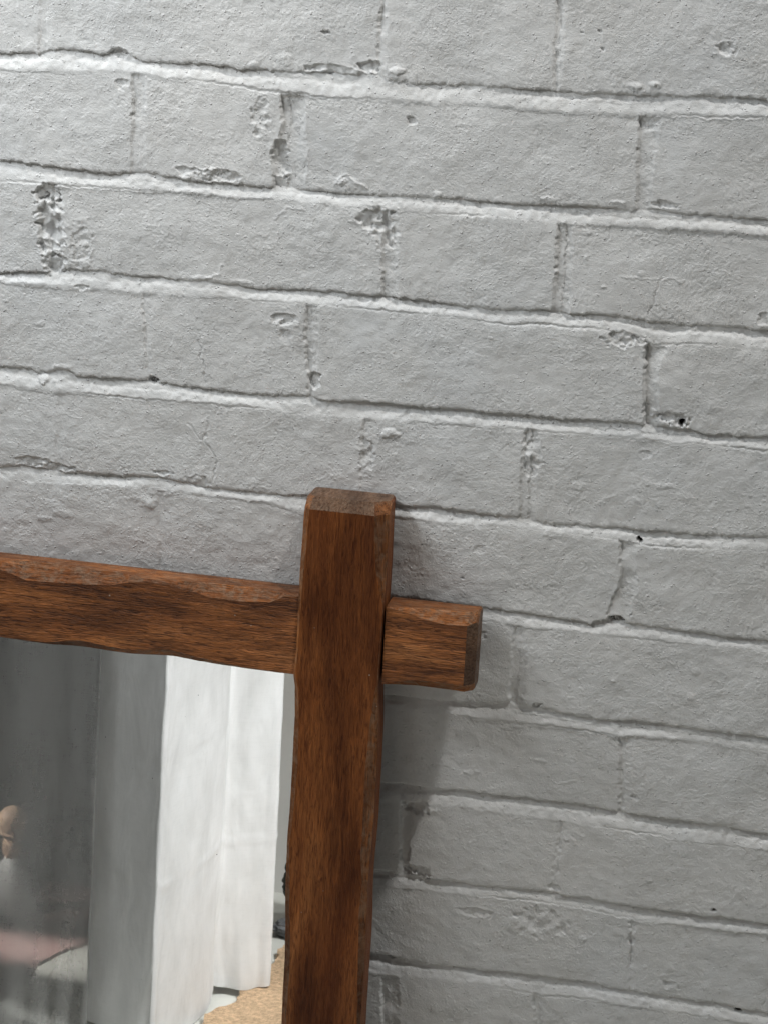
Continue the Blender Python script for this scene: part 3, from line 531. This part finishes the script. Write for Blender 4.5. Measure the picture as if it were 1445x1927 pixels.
# ------------------------------------------------------------------ the room seen in the mirror
def slab(name, x0, x1, y0, y1, z0, z1, mat, parent=None): return box(name, x0, x1, -y1, -y0, z0, z1, mat, parent)
FLOOR = simple('white_painted_floor', (.66, .66, .61), .55, 9, .12, .0006, 60)
fl = slab('floor', -3, 3, -3.2, .12, -.05, 0, FLOOR); tag(fl, kind='structure')
GREYW = simple('grey_plaster', (.70, .69, .66), .9, 8, .06)
rw = slab('room_wall', -1.6, .12, -1.55, -1.42, 0, 2.6, GREYW); tag(rw, kind='structure')
bd = slab('shade_board', -1.45, -.40, -1.36, -1.34, 0, 1.9, simple('shade_board_grey', (.055, .055, .052), .95, 30, .1))  # dark board added to stand in for shade behind the sheer curtain
tag(bd, 'dark board added for the unlit space behind the sheer grey curtain, seen in the mirror', 'board')

def curtain(name, prof_top, prof_bot, z_bot, z_top, mat, nxs=14, nz=260, creases=(), seed=0, amp=.0016, parent=None, hem=None):
    """cloth hung in folds: profile points (x, y) in plan at top and bottom"""
    def dense(pr):
        p = np.array(pr, float); t = np.linspace(0, len(p)-1, (len(p)-1)*nxs+1); out = []
        for u in t:
            i = min(int(u), len(p)-2); f = u-i; p0 = p[max(i-1, 0)]; p1 = p[i]; p2 = p[i+1]; p3 = p[min(i+2, len(p)-1)]
            k = .45
            m1 = (p2-p0)*k; m2 = (p3-p1)*k
            out.append((2*f**3-3*f**2+1)*p1 + (f**3-2*f**2+f)*m1 + (-2*f**3+3*f**2)*p2 + (f**3-f**2)*m2)
        return np.array(out)
    A, B = dense(prof_top), dense(prof_bot); n = len(A); V = []; F = []
    d = np.gradient(B, axis=0); nrm = np.stack([-d[:, 1], d[:, 0]], 1); nrm /= np.linalg.norm(nrm, axis=1)[:, None]+1e-9
    for j in range(nz+1):
        t = j/nz; t = t**1.6
        for i in range(n):
            zb_ = z_bot if hem is None else hem(i/(n-1))
            z = zb_+(z_top-zb_)*t; f = min(1, (z-zb_)/.6)
            p = B[i]*(1-f)+A[i]*f
            s = i/(n-1)*2
            o = amp*mnoise.noise(Vector((s*5+seed, z*9, seed))) + amp*.8*mnoise.noise(Vector((s*16, z*26+seed, 2.2)))
            for cz, ch_ in creases: o += ch_*math.exp(-((z-cz-.010*mnoise.noise(Vector((s*4, cz*9, 0))))/.0022)**2)
            o += .012*math.exp(-((z-zb_)/.06)**2)*mnoise.noise(Vector((s*6+3, seed, 0))) + .004*mnoise.noise(Vector((s*3+z*1.5, seed+5, z*2)))
            V.append((p[0]+nrm[i, 0]*o, p[1]+nrm[i, 1]*o, z))
    for j in range(nz):
        for i in range(n-1): a = j*n+i; F.append((a, a+1, a+n+1, a+n))
    o = mesh_obj(name, V, F, mat, parent)
    so = o.modifiers.new('thickness', 'SOLIDIFY'); so.thickness = .0006
    return o
CL_W = cloth_mat('white_cotton', (.93, .93, .925), .25, 0)
CL_G = cloth_mat('grey_voile', (.40, .40, .39), .35, .52)
wc = curtain('white_curtain', [(-.300, -.912), (-.250, -.885), (-.210, -.858), (-.203, -.856), (-.197, -.875), (-.180, -.935), (-.171, -1.000), (-.173, -1.022), (-.172, -1.040), (-.150, -1.046), (-.128, -1.054), (-.1165, -1.062), (-.121, -1.085)],
             [(-.300, -.912), (-.250, -.885), (-.209, -.856), (-.201, -.854), (-.195, -.875), (-.178, -.935), (-.169, -1.000), (-.172, -1.022), (-.170, -1.036), (-.150, -1.044), (-.125, -1.056), (-.1085, -1.062), (-.116, -1.085)],
             .012, 2.15, CL_W, nxs=10, creases=((.205, .0012), (.345, -.0010), (.44, .0012)), seed=3, amp=.0012, hem=lambda u: .003+.010*(u > .52)+.003*math.sin(u*14))
tag(wc, 'white cotton curtain hanging in folds to the floor, lit from the right, in the mirror', 'curtain')
gc = curtain('sheer_curtain', [(-.60, -.850), (-.50, -.862), (-.40, -.855), (-.33, -.864), (-.284, -.860)], [(-.60, -.850), (-.50, -.862), (-.40, -.855), (-.33, -.864), (-.281, -.860)],
             .002, 2.15, CL_G, nz=140, seed=8, amp=.0008)
tag(gc, 'see-through grey curtain panel left of the white folds, in the mirror', 'curtain')

def flat_patch(name, poly, z, mat, thick, jag=.004, seed=1, n=10):
    pts = []
    for k in range(len(poly)):
        a, b_ = Vector((*poly[k], 0)), Vector((*poly[(k+1) % len(poly)], 0))
        m_ = max(1, int((b_-a).length/.006))
        for q in range(m_):
            p = a.lerp(b_, q/m_); nv = mnoise.noise_vector(p*60+Vector((seed, 0, 0)))*jag + mnoise.noise_vector(p*240)*jag*.5; pts.append((p.x+nv.x, p.y+nv.y))
    bm = bmesh.new(); vs = [bm.verts.new((x, y, z+thick)) for x, y in pts]; f = bm.faces.new(vs)
    bmesh.ops.triangulate(bm, faces=[f])
    bmesh.ops.subdivide_edges(bm, edges=bm.edges[:], cuts=2, use_grid_fill=True)
    e = bmesh.ops.extrude_face_region(bm, geom=bm.faces[:])
    for v in e['geom']:
        if isinstance(v, bmesh.types.BMVert): v.co.z = z
    bmesh.ops.recalc_face_normals(bm, faces=bm.faces)
    me = bpy.data.meshes.new(name); bm.to_mesh(me); bm.free(); me.materials.append(mat); return link(bpy.data.objects.new(name, me))
mat_ = simple('coir_fibre', (.72, .50, .31), .95, 170, .4, .006, 260)
cm = flat_patch('coir_mat', [(-.165, -.80), (-.161, -.917), (-.160, -.958), (-.154, -.984), (-.144, -.992), (-.139, -1.013), (-.141, -1.037), (-.136, -1.052), (-.129, -1.081), (-.126, -1.111), (-.127, -1.143), (-.124, -1.159), (-.126, -1.191), (-.122, -1.214), (-.112, -1.235), (.05, -1.26), (.25, -1.0), (.18, -.78)], .0006, mat_, .009, jag=.0065)
tag(cm, 'pale tan coir mat with a ragged edge on the floor by the white curtain', 'mat')
rg = flat_patch('rug', [(-.95, -.70), (-.425, -.70), (-.415, -.93), (-.402, -1.025), (-.409, -1.049), (-.392, -1.10), (-.371, -1.148), (-.345, -1.22), (-.33, -1.335), (-.95, -1.335)], .0006, simple('faded_red_wool', (.062, .032, .028), .95, 160, .45, .003, 350), .005)
tag(rg, 'faded dull red rug on the floor behind the sheer curtain, in the mirror', 'rug')

# mottled dark rock and flat grey stone beside the mat
def rock(name, loc, r, mat, seed):
    bm = bmesh.new(); bmesh.ops.create_icosphere(bm, subdivisions=5, radius=1)
    for v in bm.verts:
        d = mnoise.fractal(v.co*1.3+Vector((seed, 0, 0)), .8, 2.1, 5)*.35 + mnoise.noise(v.co*5+Vector((0, seed, 0)))*.08
        c = v.co*(1+d); v.co = Vector((c.x*r[0], c.y*r[1], c.z*r[2]))
    zmin = min(v.co.z for v in bm.verts)
    for v in bm.verts: v.co.z -= zmin*.94; v.co.z = max(v.co.z, 0)
    for f_ in bm.faces: f_.smooth = True
    me = bpy.data.meshes.new(name); bm.to_mesh(me); bm.free(); me.materials.append(mat)
    o = link(bpy.data.objects.new(name, me)); o.location = loc; return o
tag(rock('rock', (-.108, -1.285, .0), (.036, .030, .066), simple('dark_mossy_rock', (.11, .115, .10), .9, 50, .7, .004, 90), 4.0), 'dark mottled rock by the foot of the grey wall, next to the mirror stile', 'rock')
tag(rock('stone', (-.115, -1.262, .0), (.045, .020, .012), simple('grey_stone', (.20, .205, .21), .8, 40, .5, .003, 80), 9.0), 'low flat grey stone in front of the dark rock, at the mat edge', 'stone')

# small ornament behind the sheer curtain
def lathe(name, prof, mat, parent, n=40, sx=1):
    V, F = [], []
    for r, z in prof:
        for k in range(n): a = 2*math.pi*k/n; V.append((r*math.cos(a), r*math.sin(a), z))
    for i in range(len(prof)-1):
        for k in range(n): F.append((i*n+k, i*n+(k+1) % n, (i+1)*n+(k+1) % n, (i+1)*n+k))
    F.append(tuple(reversed(range(n)))); F.append(tuple((len(prof)-1)*n+k for k in range(n)))
    return mesh_obj(name, V, F, mat, parent, sharp=40)
orn = bpy.data.objects.new('ornament', None); link(orn); orn.location = (-.507, -1.216, .006)
tag(orn, 'small ornament with tan rounded top on a grey cone, at the mirror left edge', 'ornament')
tan = simple('tan_wood', (.45, .30, .20), .45, 60, .3)
lathe('cone_base', [(.036, 0), (.0365, .002), (.034, .012), (.0235, .040), (.0125, .066), (.008, .074)], simple('pale_grey_paper', (.62, .63, .62), .8, 80, .15), orn)
lathe('neck', [(.0095, .0735), (.0115, .080), (.0125, .092), (.010, .101), (.0155, .104), (.0165, .1065), (.0155, .109)], tan, orn)
lathe('rounded_top', [(.0155, .1092), (.0178, .116), (.0188, .124), (.0178, .132), (.013, .139), (.006, .1425), (.001, .1432)], tan, orn)
pts = [(.010, 0, .082), (.016, .001, .079), (.024, .001, .081), (.033, .002, .088), (.042, .002, .098)]
V, F = [], []
for i, p in enumerate(pts):
    for k in range(8): a = k*math.pi/4; V.append((p[0]+.0009*math.cos(a)*.5, p[1]+.0009*math.sin(a), p[2]+.0009*math.cos(a)))
for i in range(len(pts)-1):
    for k in range(8): F.append((i*8+k, i*8+(k+1) % 8, (i+1)*8+(k+1) % 8, (i+1)*8+k))
mesh_obj('string', V, F, simple('jute_string', (.40, .28, .17), .9), orn)
